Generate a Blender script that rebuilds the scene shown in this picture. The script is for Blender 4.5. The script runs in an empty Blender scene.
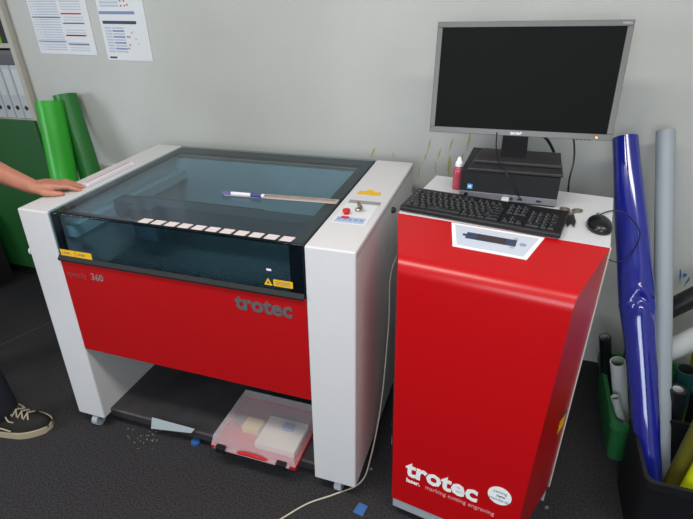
import bpy, bmesh, math, random
from mathutils import Vector, Matrix, Euler, noise
random.seed(7)
PI = math.pi
scn = bpy.context.scene
COL = scn.collection

# ------------------------------------------------------------------ camera, light, exposure
def make_camera():
    yaw, pitch, roll, f = -0.3357, 0.4927, -0.0282, 489.1
    fw = Vector((math.sin(yaw)*math.cos(pitch), math.cos(yaw)*math.cos(pitch), -math.sin(pitch)))
    r0 = Vector((math.cos(yaw), -math.sin(yaw), 0)); u0 = r0.cross(fw)
    r = math.cos(roll)*r0 + math.sin(roll)*u0
    u = -math.sin(roll)*r0 + math.cos(roll)*u0
    cd = bpy.data.cameras.new('camera'); cam = bpy.data.objects.new('camera', cd); COL.objects.link(cam)
    m = Matrix((r, u, -fw)).transposed().to_4x4(); m.translation = Vector((1.5833, -1.1175, 1.5764))
    cam.matrix_world = m
    cd.sensor_fit = 'HORIZONTAL'; cd.sensor_width = 36; cd.lens = 36*f/693; cd.clip_start = 0.02
    scn.camera = cam
make_camera()
scn.view_settings.view_transform = 'Standard'; scn.view_settings.look = 'None'
scn.view_settings.gamma = 1; scn.view_settings.use_curve_mapping = False
scn.view_settings.exposure = -0.16
world = bpy.data.worlds.new('world'); scn.world = world; world.use_nodes = True
world.node_tree.nodes['Background'].inputs[0].default_value = (0.75, 0.85, 1.0, 1)
world.node_tree.nodes['Background'].inputs[1].default_value = 0.6

def area(name, loc, target, sx, sy, power, col):
    l = bpy.data.lights.new(name, 'AREA'); l.shape = 'RECTANGLE'; l.size = sx; l.size_y = sy
    l.energy = power; l.color = col
    o = bpy.data.objects.new(name, l); COL.objects.link(o); o.location = loc
    o.rotation_euler = (Vector(target)-Vector(loc)).to_track_quat('-Z', 'Y').to_euler()
    return o
# daylight through the window in the left wall, daylight through the window behind the camera, ceiling luminaire, added fill at the right
area('window_light_left', (-2.14, -1.9, 1.55), (0.0, 0.0, 1.1), 1.1, 1.0, 47, (0.86, 0.93, 1.0))
area('window_light_front', (1.5, -3.1, 1.65), (1.2, 0.4, 0.5), 1.6, 1.1, 48, (0.82, 0.92, 1.0))
area('ceiling_and_fill_light', (0.7, -0.75, 2.64), (0.7, -0.74, 0.0), 1.2, 0.3, 30, (1.0, 0.95, 0.90))
area('ceiling_and_fill_light', (2.35, -0.75, 2.64), (2.35, -0.74, 0.0), 1.2, 0.3, 21, (1.0, 0.96, 0.93))  # added fill lamp to brighten the cutter's right flank and the floor there

# ------------------------------------------------------------------ materials
def lin(h):
    h = h.lstrip('#'); o = []
    for i in (0, 2, 4):
        c = int(h[i:i+2], 16)/255
        o.append(c/12.92 if c <= .04045 else ((c+.055)/1.055)**2.4)
    return (*o, 1)
MATS = {}
def mat(name, col, rough=.5, metal=0, var=0.0, vscale=20, bump=0.0, bscale=300, coat=0, trans=0, alpha=1, spec=.5, col2=None):
    if name in MATS: return MATS[name]
    m = bpy.data.materials.new(name); m.use_nodes = True; nt = m.node_tree; b = nt.nodes['Principled BSDF']
    c = lin(col) if isinstance(col, str) else col
    b.inputs['Base Color'].default_value = c; b.inputs['Roughness'].default_value = rough
    b.inputs['Metallic'].default_value = metal; b.inputs['Coat Weight'].default_value = coat
    b.inputs['Specular IOR Level'].default_value = spec
    b.inputs['Transmission Weight'].default_value = trans; b.inputs['Alpha'].default_value = alpha
    tc = nt.nodes.new('ShaderNodeTexCoord')
    if var > 0:
        n = nt.nodes.new('ShaderNodeTexNoise'); n.inputs['Scale'].default_value = vscale; n.inputs['Detail'].default_value = 4
        nt.links.new(tc.outputs['Object'], n.inputs['Vector'])
        mx = nt.nodes.new('ShaderNodeMix'); mx.data_type = 'RGBA'
        c2 = lin(col2) if col2 else (c[0]*(1-var), c[1]*(1-var), c[2]*(1-var), 1)
        cr = nt.nodes.new('ShaderNodeMapRange'); cr.inputs[1].default_value = .35; cr.inputs[2].default_value = .65
        nt.links.new(n.outputs['Fac'], cr.inputs[0]); nt.links.new(cr.outputs[0], mx.inputs['Factor'])
        mx.inputs['A'].default_value = c; mx.inputs['B'].default_value = c2
        nt.links.new(mx.outputs['Result'], b.inputs['Base Color'])
    if bump > 0:
        n2 = nt.nodes.new('ShaderNodeTexNoise'); n2.inputs['Scale'].default_value = bscale; n2.inputs['Detail'].default_value = 3
        nt.links.new(tc.outputs['Object'], n2.inputs['Vector'])
        bp = nt.nodes.new('ShaderNodeBump'); bp.inputs['Strength'].default_value = bump; bp.inputs['Distance'].default_value = .002
        nt.links.new(n2.outputs['Fac'], bp.inputs['Height']); nt.links.new(bp.outputs['Normal'], b.inputs['Normal'])
    MATS[name] = m; return m
def tinted(name, col, ior=1.5, rough=0.02):
    m = bpy.data.materials.new(name); m.use_nodes = True; nt = m.node_tree; nt.nodes.clear()
    out = nt.nodes.new('ShaderNodeOutputMaterial'); mix = nt.nodes.new('ShaderNodeMixShader')
    t = nt.nodes.new('ShaderNodeBsdfTransparent'); g = nt.nodes.new('ShaderNodeBsdfGlossy'); fr = nt.nodes.new('ShaderNodeFresnel')
    t.inputs[0].default_value = (*col, 1); g.inputs['Roughness'].default_value = rough; fr.inputs['IOR'].default_value = ior
    ge = nt.nodes.new('ShaderNodeNewGeometry'); inv = nt.nodes.new('ShaderNodeMath'); inv.operation = 'SUBTRACT'; inv.inputs[0].default_value = 1
    mul = nt.nodes.new('ShaderNodeMath'); mul.operation = 'MULTIPLY'
    nt.links.new(ge.outputs['Backfacing'], inv.inputs[1]); nt.links.new(inv.outputs[0], mul.inputs[0]); nt.links.new(fr.outputs[0], mul.inputs[1])
    nt.links.new(mul.outputs[0], mix.inputs[0]); nt.links.new(t.outputs[0], mix.inputs[1]); nt.links.new(g.outputs[0], mix.inputs[2])
    nt.links.new(mix.outputs[0], out.inputs[0]); MATS[name] = m; return m

WALL = mat('wall_paint', '#c2c3bf', .9, var=.06, vscale=3, bump=.25, bscale=140)
CEIL = mat('ceiling_paint', '#dcdcd8', .9)
CARPET = mat('carpet', '#454244', .98, var=.5, vscale=170, bump=1, bscale=420, col2='#2a292b', spec=.1)
WHITE = mat('powder_white', '#d2d0d1', .5, bump=.08, bscale=900)
RED = mat('red_lacquer', '#ad050b', .38, bump=.05, bscale=700)
REDC = mat('cart_red_lacquer', '#b8050d', .3, bump=.05, bscale=700)
BLACK = mat('black_plastic', '#17171a', .4)
BLACKM = mat('black_matte', '#101012', .8)
DGREY = mat('dark_grey_metal', '#37373a', .5, var=.2, vscale=15)
MGREY = mat('mid_grey_metal', '#6f7073', .45)
LGREY = mat('light_grey_plastic', '#a5a9b0', .5)
STEEL = mat('steel', '#b0aea9', .3, metal=.9)
PAPER = mat('paper_white', '#dedfe2', .8)
INKB = mat('ink_blue', '#7d8db4', .8); INKR = mat('ink_red', '#b5343c', .8); INKD = mat('ink_dark', '#3c4660', .8)
INKL = mat('ink_light', '#b9c1d2', .8)
YEL = mat('yellow_label', '#e8b30c', .6)
RUBBER = mat('rubber', '#1a1a1a', .8)
TEXTG = mat('grey_lettering', '#5e5255', .6)
TEXTW = mat('white_lettering', '#eeeeee', .6)

# ------------------------------------------------------------------ mesh helpers
def link(name, bm, m, parent=None, smooth=False, mats=None, bevel=0, segs=2, angle=35):
    bmesh.ops.recalc_face_normals(bm, faces=bm.faces[:])
    me = bpy.data.meshes.new(name); bm.to_mesh(me); bm.free()
    o = bpy.data.objects.new(name, me); COL.objects.link(o)
    for x in (mats or [m]): me.materials.append(x)
    if parent: o.parent = parent
    if smooth:
        for p in me.polygons: p.use_smooth = True
        me.set_sharp_from_angle(angle=math.radians(angle))
    if bevel:
        b = o.modifiers.new('bevel', 'BEVEL'); b.width = bevel; b.segments = segs; b.limit_method = 'ANGLE'; b.angle_limit = math.radians(30)
        for p in me.polygons: p.use_smooth = True
        me.set_sharp_from_angle(angle=math.radians(40))
        b.harden_normals = True
    return o
def box(bm, x0, x1, y0, y1, z0, z1, M=None, mi=0):
    vs = [bm.verts.new(Vector((x, y, z)) if M is None else M @ Vector((x, y, z))) for x in (x0, x1) for y in (y0, y1) for z in (z0, z1)]
    for f in ((0,1,3,2), (4,6,7,5), (0,4,5,1), (2,3,7,6), (0,2,6,4), (1,5,7,3)):
        bm.faces.new([vs[i] for i in f]).material_index = mi
def prism(bm, prof, a, b, axis='x', M=None, mi=0):
    """profile list of 2-D points extruded along axis from a to b"""
    def P(u, v, t):
        p = {'x': Vector((t, u, v)), 'y': Vector((u, t, v)), 'z': Vector((u, v, t))}[axis]
        return M @ p if M else p
    A = [bm.verts.new(P(u, v, a)) for u, v in prof]; B = [bm.verts.new(P(u, v, b)) for u, v in prof]
    bm.faces.new(A).material_index = mi; bm.faces.new(B[::-1]).material_index = mi
    n = len(prof)
    for i in range(n): bm.faces.new((A[i], A[(i+1) % n], B[(i+1) % n], B[i])).material_index = mi
def frame_of(d):
    d = d.normalized(); u = Vector((0, 0, 1)) if abs(d.z) < .9 else Vector((1, 0, 0))
    s = d.cross(u).normalized(); return s, s.cross(d)
def tube(bm, pts, r, n=12, cap=True, mi=0):
    pts = [Vector(p) for p in pts]; rs = r if isinstance(r, (list, tuple)) else [r]*len(pts); rings = []
    s = None
    for i, p in enumerate(pts):
        d = (pts[min(i+1, len(pts)-1)]-pts[max(i-1, 0)]).normalized()
        if s is None: s, t = frame_of(d)
        else:
            s = (s - d*s.dot(d)).normalized(); t = s.cross(d)
        rings.append([bm.verts.new(p + rs[i]*(math.cos(2*PI*k/n)*s + math.sin(2*PI*k/n)*t)) for k in range(n)])
    for a, b in zip(rings, rings[1:]):
        for k in range(n): bm.faces.new((a[k], a[(k+1) % n], b[(k+1) % n], b[k])).material_index = mi
    if cap:
        bm.faces.new(rings[0][::-1]).material_index = mi; bm.faces.new(rings[-1]).material_index = mi
def spline(pts, k=6):
    pts = [Vector(p) for p in pts]; o = []
    for i in range(len(pts)-1):
        p0 = pts[max(i-1, 0)]; p1 = pts[i]; p2 = pts[i+1]; p3 = pts[min(i+2, len(pts)-1)]
        for j in range(k):
            t = j/k
            o.append(.5*((2*p1)+(p2-p0)*t+(2*p0-5*p1+4*p2-p3)*t*t+(3*p1-p0-3*p2+p3)*t**3))
    return o+[pts[-1]]
def lathe(bm, prof, M=None, n=24, mi=0):
    rings = []
    for r, z in prof:
        rings.append([bm.verts.new((M or Matrix()) @ Vector((r*math.cos(2*PI*k/n), r*math.sin(2*PI*k/n), z))) for k in range(n)])
    for a, b in zip(rings, rings[1:]):
        for k in range(n): bm.faces.new((a[k], a[(k+1) % n], b[(k+1) % n], b[k])).material_index = mi
    bm.faces.new(rings[0][::-1]).material_index = mi; bm.faces.new(rings[-1]).material_index = mi
def ball(bm, c, r, sc=(1, 1, 1), M=None, u=20, v=12):
    T = Matrix.Translation(c) @ (M or Matrix()) @ Matrix.Diagonal((r*sc[0], r*sc[1], r*sc[2], 1))
    bmesh.ops.create_uvsphere(bm, u_segments=u, v_segments=v, radius=1, matrix=T)
def text_obj(name, s, size, M, m, parent, ext=.0006, bold=0, align='LEFT', sx=1):
    c = bpy.data.curves.new(name+'_c', 'FONT'); c.body = s; c.size = size; c.extrude = ext; c.offset = bold; c.align_x = align; c.resolution_u = 2
    t = bpy.data.objects.new(name+'_t', c); COL.objects.link(t)
    dg = bpy.context.evaluated_depsgraph_get(); dg.update()
    me = bpy.data.meshes.new_from_object(t.evaluated_get(dg)); bpy.data.objects.remove(t)
    me.transform(M @ Matrix.Diagonal((sx, 1, 1, 1))); me.name = name
    o = bpy.data.objects.new(name, me); COL.objects.link(o); me.materials.clear(); me.materials.append(m)
    if parent: o.parent = parent
    return o
def basis(o, x, n):
    """matrix whose local X is x, local Z is the outward normal n"""
    x = Vector(x).normalized(); n = Vector(n).normalized(); y = n.cross(x).normalized(); x = y.cross(n)
    m = Matrix((x, y, n)).transposed().to_4x4(); m.translation = Vector(o); return m
def tag(o, label, cat, group=None, kind=None):
    o['label'] = label; o['category'] = cat
    if group: o['group'] = group
    if kind: o['kind'] = kind
    return o
def thing(name, loc, label, cat, group=None, rz=0):
    o = bpy.data.objects.new(name, None); COL.objects.link(o); o.location = loc; o.rotation_euler = (0, 0, rz)
    o.empty_display_size = .05
    return tag(o, label, cat, group)
def struct(name, bm, m, parent=None, **k):
    o = link(name, bm, m, parent, **k)
    if not parent: o['kind'] = 'structure'
    return o
def part(name, fn, m, parent, **k):
    bm = bmesh.new(); fn(bm); return link(name, bm, m, parent, **k)
def bxp(name, b, m, parent, M=None, **k):
    return part(name, lambda bm: box(bm, *b, M=M), m, parent, **k)

# ------------------------------------------------------------------ the room
XL, XR, YF, YB, ZC = -2.2, 3.0, -3.2, 0.90, 2.7
XA = -0.83          # where the wall steps back for the shelf
bm = bmesh.new(); box(bm, XL-.1, XR+.1, YF-.1, 1.45, -.1, 0); struct('floor', bm, CARPET)
bm = bmesh.new(); box(bm, XL-.1, XR+.1, YF-.1, 1.45, ZC, ZC+.1); struct('ceiling', bm, CEIL)
bm = bmesh.new(); box(bm, XA, XR, YB, YB+.4, 0, ZC); wb = struct('wall_back', bm, WALL)
bm = bmesh.new(); box(bm, XL, XA, YB+.4, YB+.5, 0, ZC); struct('wall_alcove', bm, WALL)
bm = bmesh.new(); box(bm, XR, XR+.1, YF, YB+.4, 0, ZC); struct('wall_right', bm, WALL)
def wall_with_hole(name, axis, at, a0, a1, h0, h1, z0, z1):
    bm = bmesh.new()
    def b(p, q, r, s):
        if axis == 'x': box(bm, at[0], at[1], p, q, r, s)
        else: box(bm, p, q, at[0], at[1], r, s)
    b(a0, h0, 0, ZC); b(h1, a1, 0, ZC); b(h0, h1, 0, z0); b(h0, h1, z1, ZC)
    return struct(name, bm, WALL)
wall_with_hole('wall_left', 'x', (XL-.1, XL), YF, YB+.5, -2.5, -1.3, 1.0, 2.1)
wall_with_hole('wall_front', 'y', (YF-.1, YF), XL, XR, .65, 2.35, 1.05, 2.25)
WFR = mat('window_frame_white', '#e4e4e2', .4)
def window(n, axis, c, a0, a1, z0, z1):
    bm = bmesh.new(); t = .05
    def b(p, q, r, s, w=.03):
        if axis == 'x': box(bm, c-w, c+w, p, q, r, s)
        else: box(bm, p, q, c-w, c+w, r, s)
    b(a0, a1, z0, z0+t); b(a0, a1, z1-t, z1); b(a0, a0+t, z0+t, z1-t); b(a1-t, a1, z0+t, z1-t)
    mid = (a0+a1)/2; b(mid-t/2, mid+t/2, z0+t, z1-t)
    o = struct('window_%d' % n, bm, WFR)
    bm = bmesh.new()
    for p, q in ((a0+t, mid-t/2), (mid+t/2, a1-t)):
        if axis == 'x': box(bm, c-.003, c+.003, p, q, z0+t, z1-t)
        else: box(bm, p, q, c-.003, c+.003, z0+t, z1-t)
    link('pane', bm, GLASS, o)
GLASS = tinted('window_glass', (.95, .97, .97))
window(1, 'x', XL-.05, -2.5, -1.3, 1.0, 2.1)
window(2, 'y', YF-.05, .65, 2.35, 1.05, 2.25)
bm = bmesh.new(); box(bm, XA, XR, YB-.012, YB, 0, .07); struct('baseboard_back', bm, mat('baseboard_dark', '#232327', .7))
# carpet seam running beside the cutter
bm = bmesh.new(); box(bm, -1.9, .0, -.0015, .0015, 0, .0008, M=Matrix.Translation((-.8, .37, 0)) @ Matrix.Rotation(math.radians(70), 4, 'Z') @ Matrix.Translation((.9, 0, 0)))
struct('trim_1', bm, mat('seam', '#555358', .9))

# yellow and blue paint marks on the wall
MARKY = mat('paint_mark_yellow', '#adaa66', .8); MARKB = mat('paint_mark_blue', '#3c6fb0', .8)
def streak(x, z, h, w, lean, m):
    bm = bmesh.new(); n = 6; L = []; R = []
    for i in range(n+1):
        t = i/n; ww = w*(.35+.65*math.sin(PI*min(1, t*1.1+.1)))*(.7+.6*random.random())
        cx = x+lean*t+random.uniform(-.15, .15)*w; L.append((cx-ww/2, z-h*t)); R.append((cx+ww/2, z-h*t))
    prism(bm, L+R[::-1], YB-.0012, YB+.001, 'y'); link('paint_streak', bm, m, wb)
for a in ((1.262, 1.05, .07, .006, -.014), (1.306, 1.012, .045, .006, -.01), (1.352, 1.055, .05, .006, -.012), (1.345, .985, .085, .011, .0),
          (1.024, 1.0, .045, .008, -.02), (1.104, .985, .03, .005, .004), (1.29, .955, .05, .004, 0), (1.245, .985, .03, .005, -.004),
          (1.42, 1.08, .07, .007, -.01), (1.40, 1.0, .06, .005, -.01), (1.22, .93, .05, .004, 0)):
    streak(*a, MARKY)
for a in ((2.283, .59, .06, .006, .012), (2.302, .575, .02, .012, .0), (2.322, .56, .045, .005, -.008), (2.345, .55, .05, .005, .01)): streak(*a, MARKB)

# ------------------------------------------------------------------ laser cutter
W, PT, PTR = 1.221, .1346, .1535
ZT = lambda y: .966+.027*y            # height of the machine's top plane
YFc = lambda z: -.0589*(.966-z)       # front plane leans out at the foot
lc = thing('laser_cutter', (0, 0, 0), 'big white and red laser cutter with a tinted lid, against the back wall', 'laser cutter')
prof = [(YFc(.065), .065), (0, .966), (.771, ZT(.771)), (.75, .065)]
lp = part('side_panel', lambda bm: prism(bm, prof, 0, PT), WHITE, lc, bevel=.006)
rp = part('side_panel', lambda bm: prism(bm, prof, W-PTR, W), WHITE, lc, bevel=.006)
# body pieces between the side panels
X0, X1 = PT, W-PTR
part('front_panel', lambda bm: prism(bm, [(YFc(.415), .415), (YFc(.792), .792), (YFc(.792)+.02, .792), (YFc(.415)+.02, .415)], X0, X1), RED, lc, bevel=.003)
# interior: floor table, rear wall, inner front ledge, gantry
INT = mat('interior_grey', '#d2d8da', .5, var=.1, vscale=4); INTD = mat('interior_dark', '#7f8d94', .5, var=.3, vscale=8)
bxp('work_chamber', (X0, X1, .02, .74, .60, .64), INTD, lc)
bxp('rear_wall', (X0, X1, .70, .745, .44, .95), INT, lc)
bxp('underbody', (X0, X1, .012, .74, .43, .60), BLACKM, lc)
bxp('recess_wall', (X0, X1, .46, .48, .12, .43), BLACKM, lc)
def grid(bm):
    for i in range(46): box(bm, X0+.05, X1-.05, .06+i*.014, .064+i*.014, .70, .712)
    for i in range(60): box(bm, X0+.05+i*.0139, X0+.053+i*.0139, .06, .694, .70, .712)
part('honeycomb_table', grid, mat('honeycomb', '#99a6ac', .4, metal=.6), lc)
bxp('rail', (X0+.002, X0+.05, .04, .70, .86, .90), mat('rail_grey', '#c0c9cc', .4), lc)
bxp('rail', (X1-.05, X1-.002, .04, .70, .86, .90), MATS['rail_grey'], lc)
ga = bxp('gantry', (X0+.05, X1-.05, .235, .30, .86, .925), mat('gantry_dark', '#4c5a62', .4), lc, bevel=.004)
bxp('laser_head', (.30, .40, .185, .235, .80, .93), MATS['gantry_dark'], ga, bevel=.005)
bxp('cable_chain', (X0+.10, X1-.3, .31, .335, .88, .91), BLACKM, lc)
# lid
LID = tinted('lid_acrylic', (.65, .775, .82), 1.5, .09)
LY0, LY1 = .0, .765
def lidf(bm):
    a, b = X0+.004, X1-.004; t = .006
    # one folded sheet: top and front
    prism(bm, [(YFc(.80)-.001, .80), (LY0-.001, .966), (LY0+.004, .9695), (LY1, ZT(LY1)+.0025), (LY1, ZT(LY1)-t+.0025), (.006, .9605), (YFc(.80)+t, .80)], a, b)
lid = part('lid', lidf, LID, lc, bevel=.0015, segs=1)
LFR = mat('lid_frame_dark', '#12181d', .35)
def lidframe(bm):
    z = lambda y: ZT(y)-.0048
    for (p, q) in ((X0+.004, X0+.030), (X1-.050, X1-.004)):
        prism(bm, [(.007, z(.007)-.012), (.007, z(.007)), (LY1, z(LY1)), (LY1, z(LY1)-.012)], p, q)
        prism(bm, [(YFc(.80)+.0065, .80), (.007, .948), (.019, .948), (YFc(.80)+.019, .80)], p, q)
    for (p, q) in ((.70, LY1), (.02, .036)):
        prism(bm, [(p, z(p)-.012), (p, z(p)), (q, z(q)), (q, z(q)-.012)], X0+.030, X1-.050)
part('lid_frame', lidframe, LFR, lid)
def handle(bm): prism(bm, [(YFc(.80)-.010, .793), (YFc(.80)-.012, .800), (YFc(.806)-.002, .812), (YFc(.80)+.008, .800), (YFc(.80)+.008, .793)], X0+.004, X1-.004)
part('lid_handle', handle, mat('handle_grey', '#111315', .7), lid)
FN = Vector((0, -1, .0589)).normalized()
FM = lambda x, z, off=.0012: basis((x, YFc(z)-off, z), (1, 0, 0), FN)
# yellow warning labels on the lid front
def lab(x0, x1, z0, z1, nm='warning_label'):
    m = FM(x0, z0, .0018)
    o = bxp(nm, (0, x1-x0, 0, (z1-z0), 0, .0006), YEL, lid, M=m)
    return o, m
o, m = lab(.150, .214, .812, .835); text_obj('lettering', 'LASER', .012, m @ Matrix.Translation((.008, .007, .0007)), INKD, o, .0002)
o, m = lab(.216, .285, .812, .835); text_obj('lettering', 'LASER', .012, m @ Matrix.Translation((.008, .007, .0007)), INKD, o, .0002)
o, m = lab(.965, 1.028, .824, .846)
for i in range(3): bxp('lettering', (.006, .056, .005+i*.005, .0065+i*.005, .0006, .0008), INKD, o, M=m)
m = FM(.934, .824, .0018)
o = part('warning_label', lambda bm: prism(bm, [(0, 0), (.028, 0), (.014, .024)], 0, .0006, 'z', M=m), YEL, lid)
part('warning_symbol', lambda bm: prism(bm, [(.009, .005), (.019, .005), (.014, .015)], .0006, .0008, 'z', M=m), INKD, o)
o = bxp('white_sticker', (0, .016, 0, .007, 0, .0005), PAPER, lid, M=FM(.945, .872, .0018))
# lettering on red panel
text_obj('brand_lettering', 'trotec', .074, FM(.826, .722), TEXTG, lc, .0006, .0028, sx=1.04)
text_obj('model_lettering', 'speedy', .032, FM(.150, .732), mat('faded_lettering', '#a3383c', .6), lc, .0004, 0, sx=1.0)
text_obj('model_number', '360', .036, FM(.258, .732), mat('number_grey', '#8d6f70', .6), lc, .0004, .0008)
# right top control zone
TN = Vector((0, -.027, 1)).normalized()
TM = lambda x, y, off=.0004: basis((x, y, ZT(y)+off), (1, 0, 0), TN)
cp = bxp('control_panel', (0, .108, 0, .150, 0, .0008), mat('panel_foil', '#dcdee2', .45), lc, M=TM(1.090, .165))
bxp('panel_print', (.006, .098, .006, .045, .0008, .0011), mat('panel_print_blue', '#aab8d4', .5), cp, M=TM(1.090, .165))
for i in range(5):
    part('button', lambda bm: lathe(bm, [(.006, .0011), (.006, .0022), (.005, .0028)], M=TM(1.090, .165) @ Matrix.Translation((.016+i*.018, .026, 0)), n=14), mat('button_blue', '#7f93bd', .5), cp)
def keysw(bm): lathe(bm, [(.010, .001), (.010, .008), (.008, .010)], M=TM(1.146, .262), n=20)
k = part('key_switch', keysw, STEEL, cp)
bxp('key', (-.0025, .0025, -.020, .020, .009, .024), mat('brass', '#8a7a4a', .35, metal=.8), k, M=TM(1.150, .268) @ Matrix.Rotation(.6, 4, 'Z'))
part('emergency_button', lambda bm: lathe(bm, [(.009, .001), (.009, .008), (.013, .010), (.012, .016), (.004, .018)], M=TM(1.117, .232), n=24), mat('red_button', '#c91a20', .35), cp, smooth=True)
bxp('red_key', (-.012, .012, -.005, .005, .001, .004), MATS['red_button'], cp, M=TM(1.122, .203))
bxp('hinge_plate', (1.093, 1.200, .322, .345, ZT(.33)-.001, ZT(.33)+.0018), mat('hinge_grey', '#8f8f92', .4), lc)
def ylab(bm): prism(bm, [(0, 0), (.085, 0), (.080, .030), (.055, .030), (.050, .045), (.030, .045), (.028, .030), (.006, .028)], 0, .0005, 'z', M=TM(1.096, .400))
part('warning_sticker', ylab, YEL, lc)
# screws, knobs on side
def knob(x, y, z, s, r, m, nm):
    M = basis((x, y, z), (0, 1, 0), (s, 0, 0))
    part(nm, lambda bm: lathe(bm, [(r, 0), (r, .006), (r*.7, .012), (r*.3, .014)], M=M, n=18), m, lc, smooth=True)
knob(W, .411, .926, 1, .011, BLACK, 'side_lock'); knob(0, .004, .800, -1, .015, WHITE, 'side_knob')
bxp('orange_mark', (W, W+.0006, -.002, .002, -.04, .04), mat('orange_mark', '#b98432', .7), lc, M=Matrix.Translation((0, .365, .83)) @ Matrix.Rotation(-.35, 4, 'X'))
# cover-plate seam line on the right side
bxp('cover_seam', (W-.0005, W+.0006, .004, .760, 0, .0022), mat('seam_grey', '#7c7b7d', .6), lc, M=Matrix.Translation((0, 0, .948)) @ Matrix.Rotation(math.atan(.027), 4, 'X'))
# base shelf
SH = mat('shelf_dark', '#3a3739', .55, var=.25, vscale=12)
part('base_shelf', lambda bm: prism(bm, [(-.012, .045), (-.016, .082), (-.010, .088), (.46, .088), (.46, .045)], X0, X1), SH, lc, bevel=.002)
for cx, cy in ((.07, -.03), (1.15, -.02), (.07, .68), (1.15, .68)):
    c = part('caster', lambda bm: tube(bm, [(cx-.013, cy, .026), (cx+.013, cy, .026)], .026, 20), LGREY, lc, smooth=True)
    bxp('caster_fork', (cx-.018, cx+.018, cy-.006, cy+.02, .03, .067), MGREY, c)

# ------------------------------------------------------------------ things lying on the cutter
TILEM = mat('tile_pale', '#d9cbc8', .5)
for i in range(11):
    x = .520+i*.0489
    m = TM(x, .020, .003)
    bm = bmesh.new(); prism(bm, [(-.0200, -.014), (.0165, -.014), (.0200, .014), (-.0165, .014)], 0, .0016, 'z', M=m)
    o = link('sample_tile', bm, TILEM)
    tag(o, 'small pale rectangular tile in the row along the front edge of the tinted lid', 'tile', 'pale sample tiles in a row on the lid')
# long thin bar on the lid with a marker
rul = thing('ruler_bar', (.655, .282, ZT(.282)+.0042), 'long pale metal ruler bar lying across the tinted lid', 'ruler')
dxy = Vector((1.062-.655, .306-.282, 0)); an = math.atan2(dxy.y, dxy.x); rul.rotation_euler = (0, 0, an)
bxp('blade', (0, .408, -.017, .017, .0, .004), mat('bar_beige', '#b9aaa2', .4, metal=.2), rul, bevel=.001)
bxp('raised_edge', (.02, .40, -.004, .004, .004, .007), mat('bar_beige_dark', '#8d8079', .4), rul)
mk = thing('marker_pen', (.652, .272, ZT(.272)+.0122), 'white marker pen with violet bands on the left end of the ruler bar', 'pen', rz=an-.02)
part('barrel', lambda bm: tube(bm, [(.03, 0, 0), (.155, 0, 0)], .0065, 14), mat('pen_white', '#dcdbe6', .4), mk, smooth=True)
part('cap', lambda bm: tube(bm, [(-.008, 0, 0), (.0, 0, 0), (.030, 0, 0)], [.004, .0070, .0075], 14), mat('pen_violet', '#5b5590', .4), mk, smooth=True)
part('band', lambda bm: tube(bm, [(.105, 0, 0), (.145, 0, 0)], .0072, 14), mat('pen_blue', '#3f3f80', .4), mk, smooth=True)
# triangular scale ruler on the left side panel
sr = thing('scale_ruler', (.086, .222, ZT(.222)+.0015), 'white and pink three-edged scale ruler on the left side of the cutter', 'ruler', rz=math.atan2(.278, .0))
sr.rotation_euler = (math.atan(.027)*0, -math.atan(.027), math.radians(90.5))
part('body', lambda bm: prism(bm, [(-.015, 0), (.015, 0), (.005, .012), (-.005, .012)], 0, .265, 'x'), mat('scale_white', '#d9d6dd', .5), sr, bevel=.001)
part('pink_band', lambda bm: box(bm, .01, .255, -.004, .004, .012, .0124), mat('scale_pink', '#dd8e97', .5), sr)
part('print', lambda bm: [box(bm, .015+i*.012, .0165+i*.012, -.0125, -.0105, .0035, .0060, M=None) for i in range(20)], INKD, sr)

# ------------------------------------------------------------------ toolbox under the cutter
tb = thing('plastic_case', (.656, -.065, .0885), 'transparent plastic case with red bottom and black clasps, on the shelf under the cutter', 'case', rz=.0)
CLEAR = mat('frosted_clear', '#e9e6ea', .35, alpha=.24)
REDP = mat('red_plastic', '#c4141c', .35)
tw, td = .345, .27
def tray(bm):
    box(bm, 0, tw, 0, td, 0, .004)
    box(bm, 0, tw, 0, .006, .004, .016); box(bm, 0, tw, td-.006, td, .004, .016)
    box(bm, 0, .006, .006, td-.006, .004, .016); box(bm, tw-.006, tw, .006, td-.006, .004, .016)
part('bottom_tray', tray, REDP, tb)
def cover(bm):
    n0 = [(0, 0), (tw, 0), (tw, td), (0, td)]; i = .022
    n1 = [(i*.4, i*.5), (tw-i*.4, i*.5), (tw-i*.4, td-i*.4), (i*.4, td-i*.4)]
    z0, z1 = .0165, .060
    v0 = [bm.verts.new((a, b, z0)) for a, b in n0]; v1 = [bm.verts.new((a, b, z1)) for a, b in n1]
    for k in range(4): bm.faces.new((v0[k], v0[(k+1) % 4], v1[(k+1) % 4], v1[k]))
    bm.faces.new(v1)
cv = part('clear_cover', cover, CLEAR, tb)
s = cv.modifiers.new('thick', 'SOLIDIFY'); s.thickness = .002
b_ = cv.modifiers.new('bev', 'BEVEL'); b_.width = .004; b_.segments = 2
def handle2(bm):
    tube(bm, spline([(.110, -.002, .012), (.135, -.007, .026), (.175, -.009, .031), (.215, -.007, .026), (.240, -.002, .012)], 5), .006, 10)
bxp('clear_lip', (.02, .325, -.012, .0005, .017, .021), CLEAR, tb)
part('carry_handle', handle2, REDP, tb, smooth=True)
for x in (.028, .275): bxp('clasp', (x, x+.038, -.017, .002, .002, .032), BLACK, tb, bevel=.002)
bxp('yellow_card', (.075, .145, .10, .155, .005, .030), mat('card_yellow', '#d6b65c', .7), tb)
bxp('white_insert', (.16, .32, .045, .185, .005, .032), mat('insert_cream', '#dccfc0', .7), tb)
bxp('blue_box', (.235, .275, .13, .16, .033, .046), mat('insert_blue', '#6e7fae', .6), tb)
bxp('black_tool', (.035, .05, .12, .15, .005, .045), BLACK, tb)
bxp('red_lining', (.008, .335, .19, .262, .005, .012), mat('lining_red', '#a8525b', .7), tb)

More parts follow.
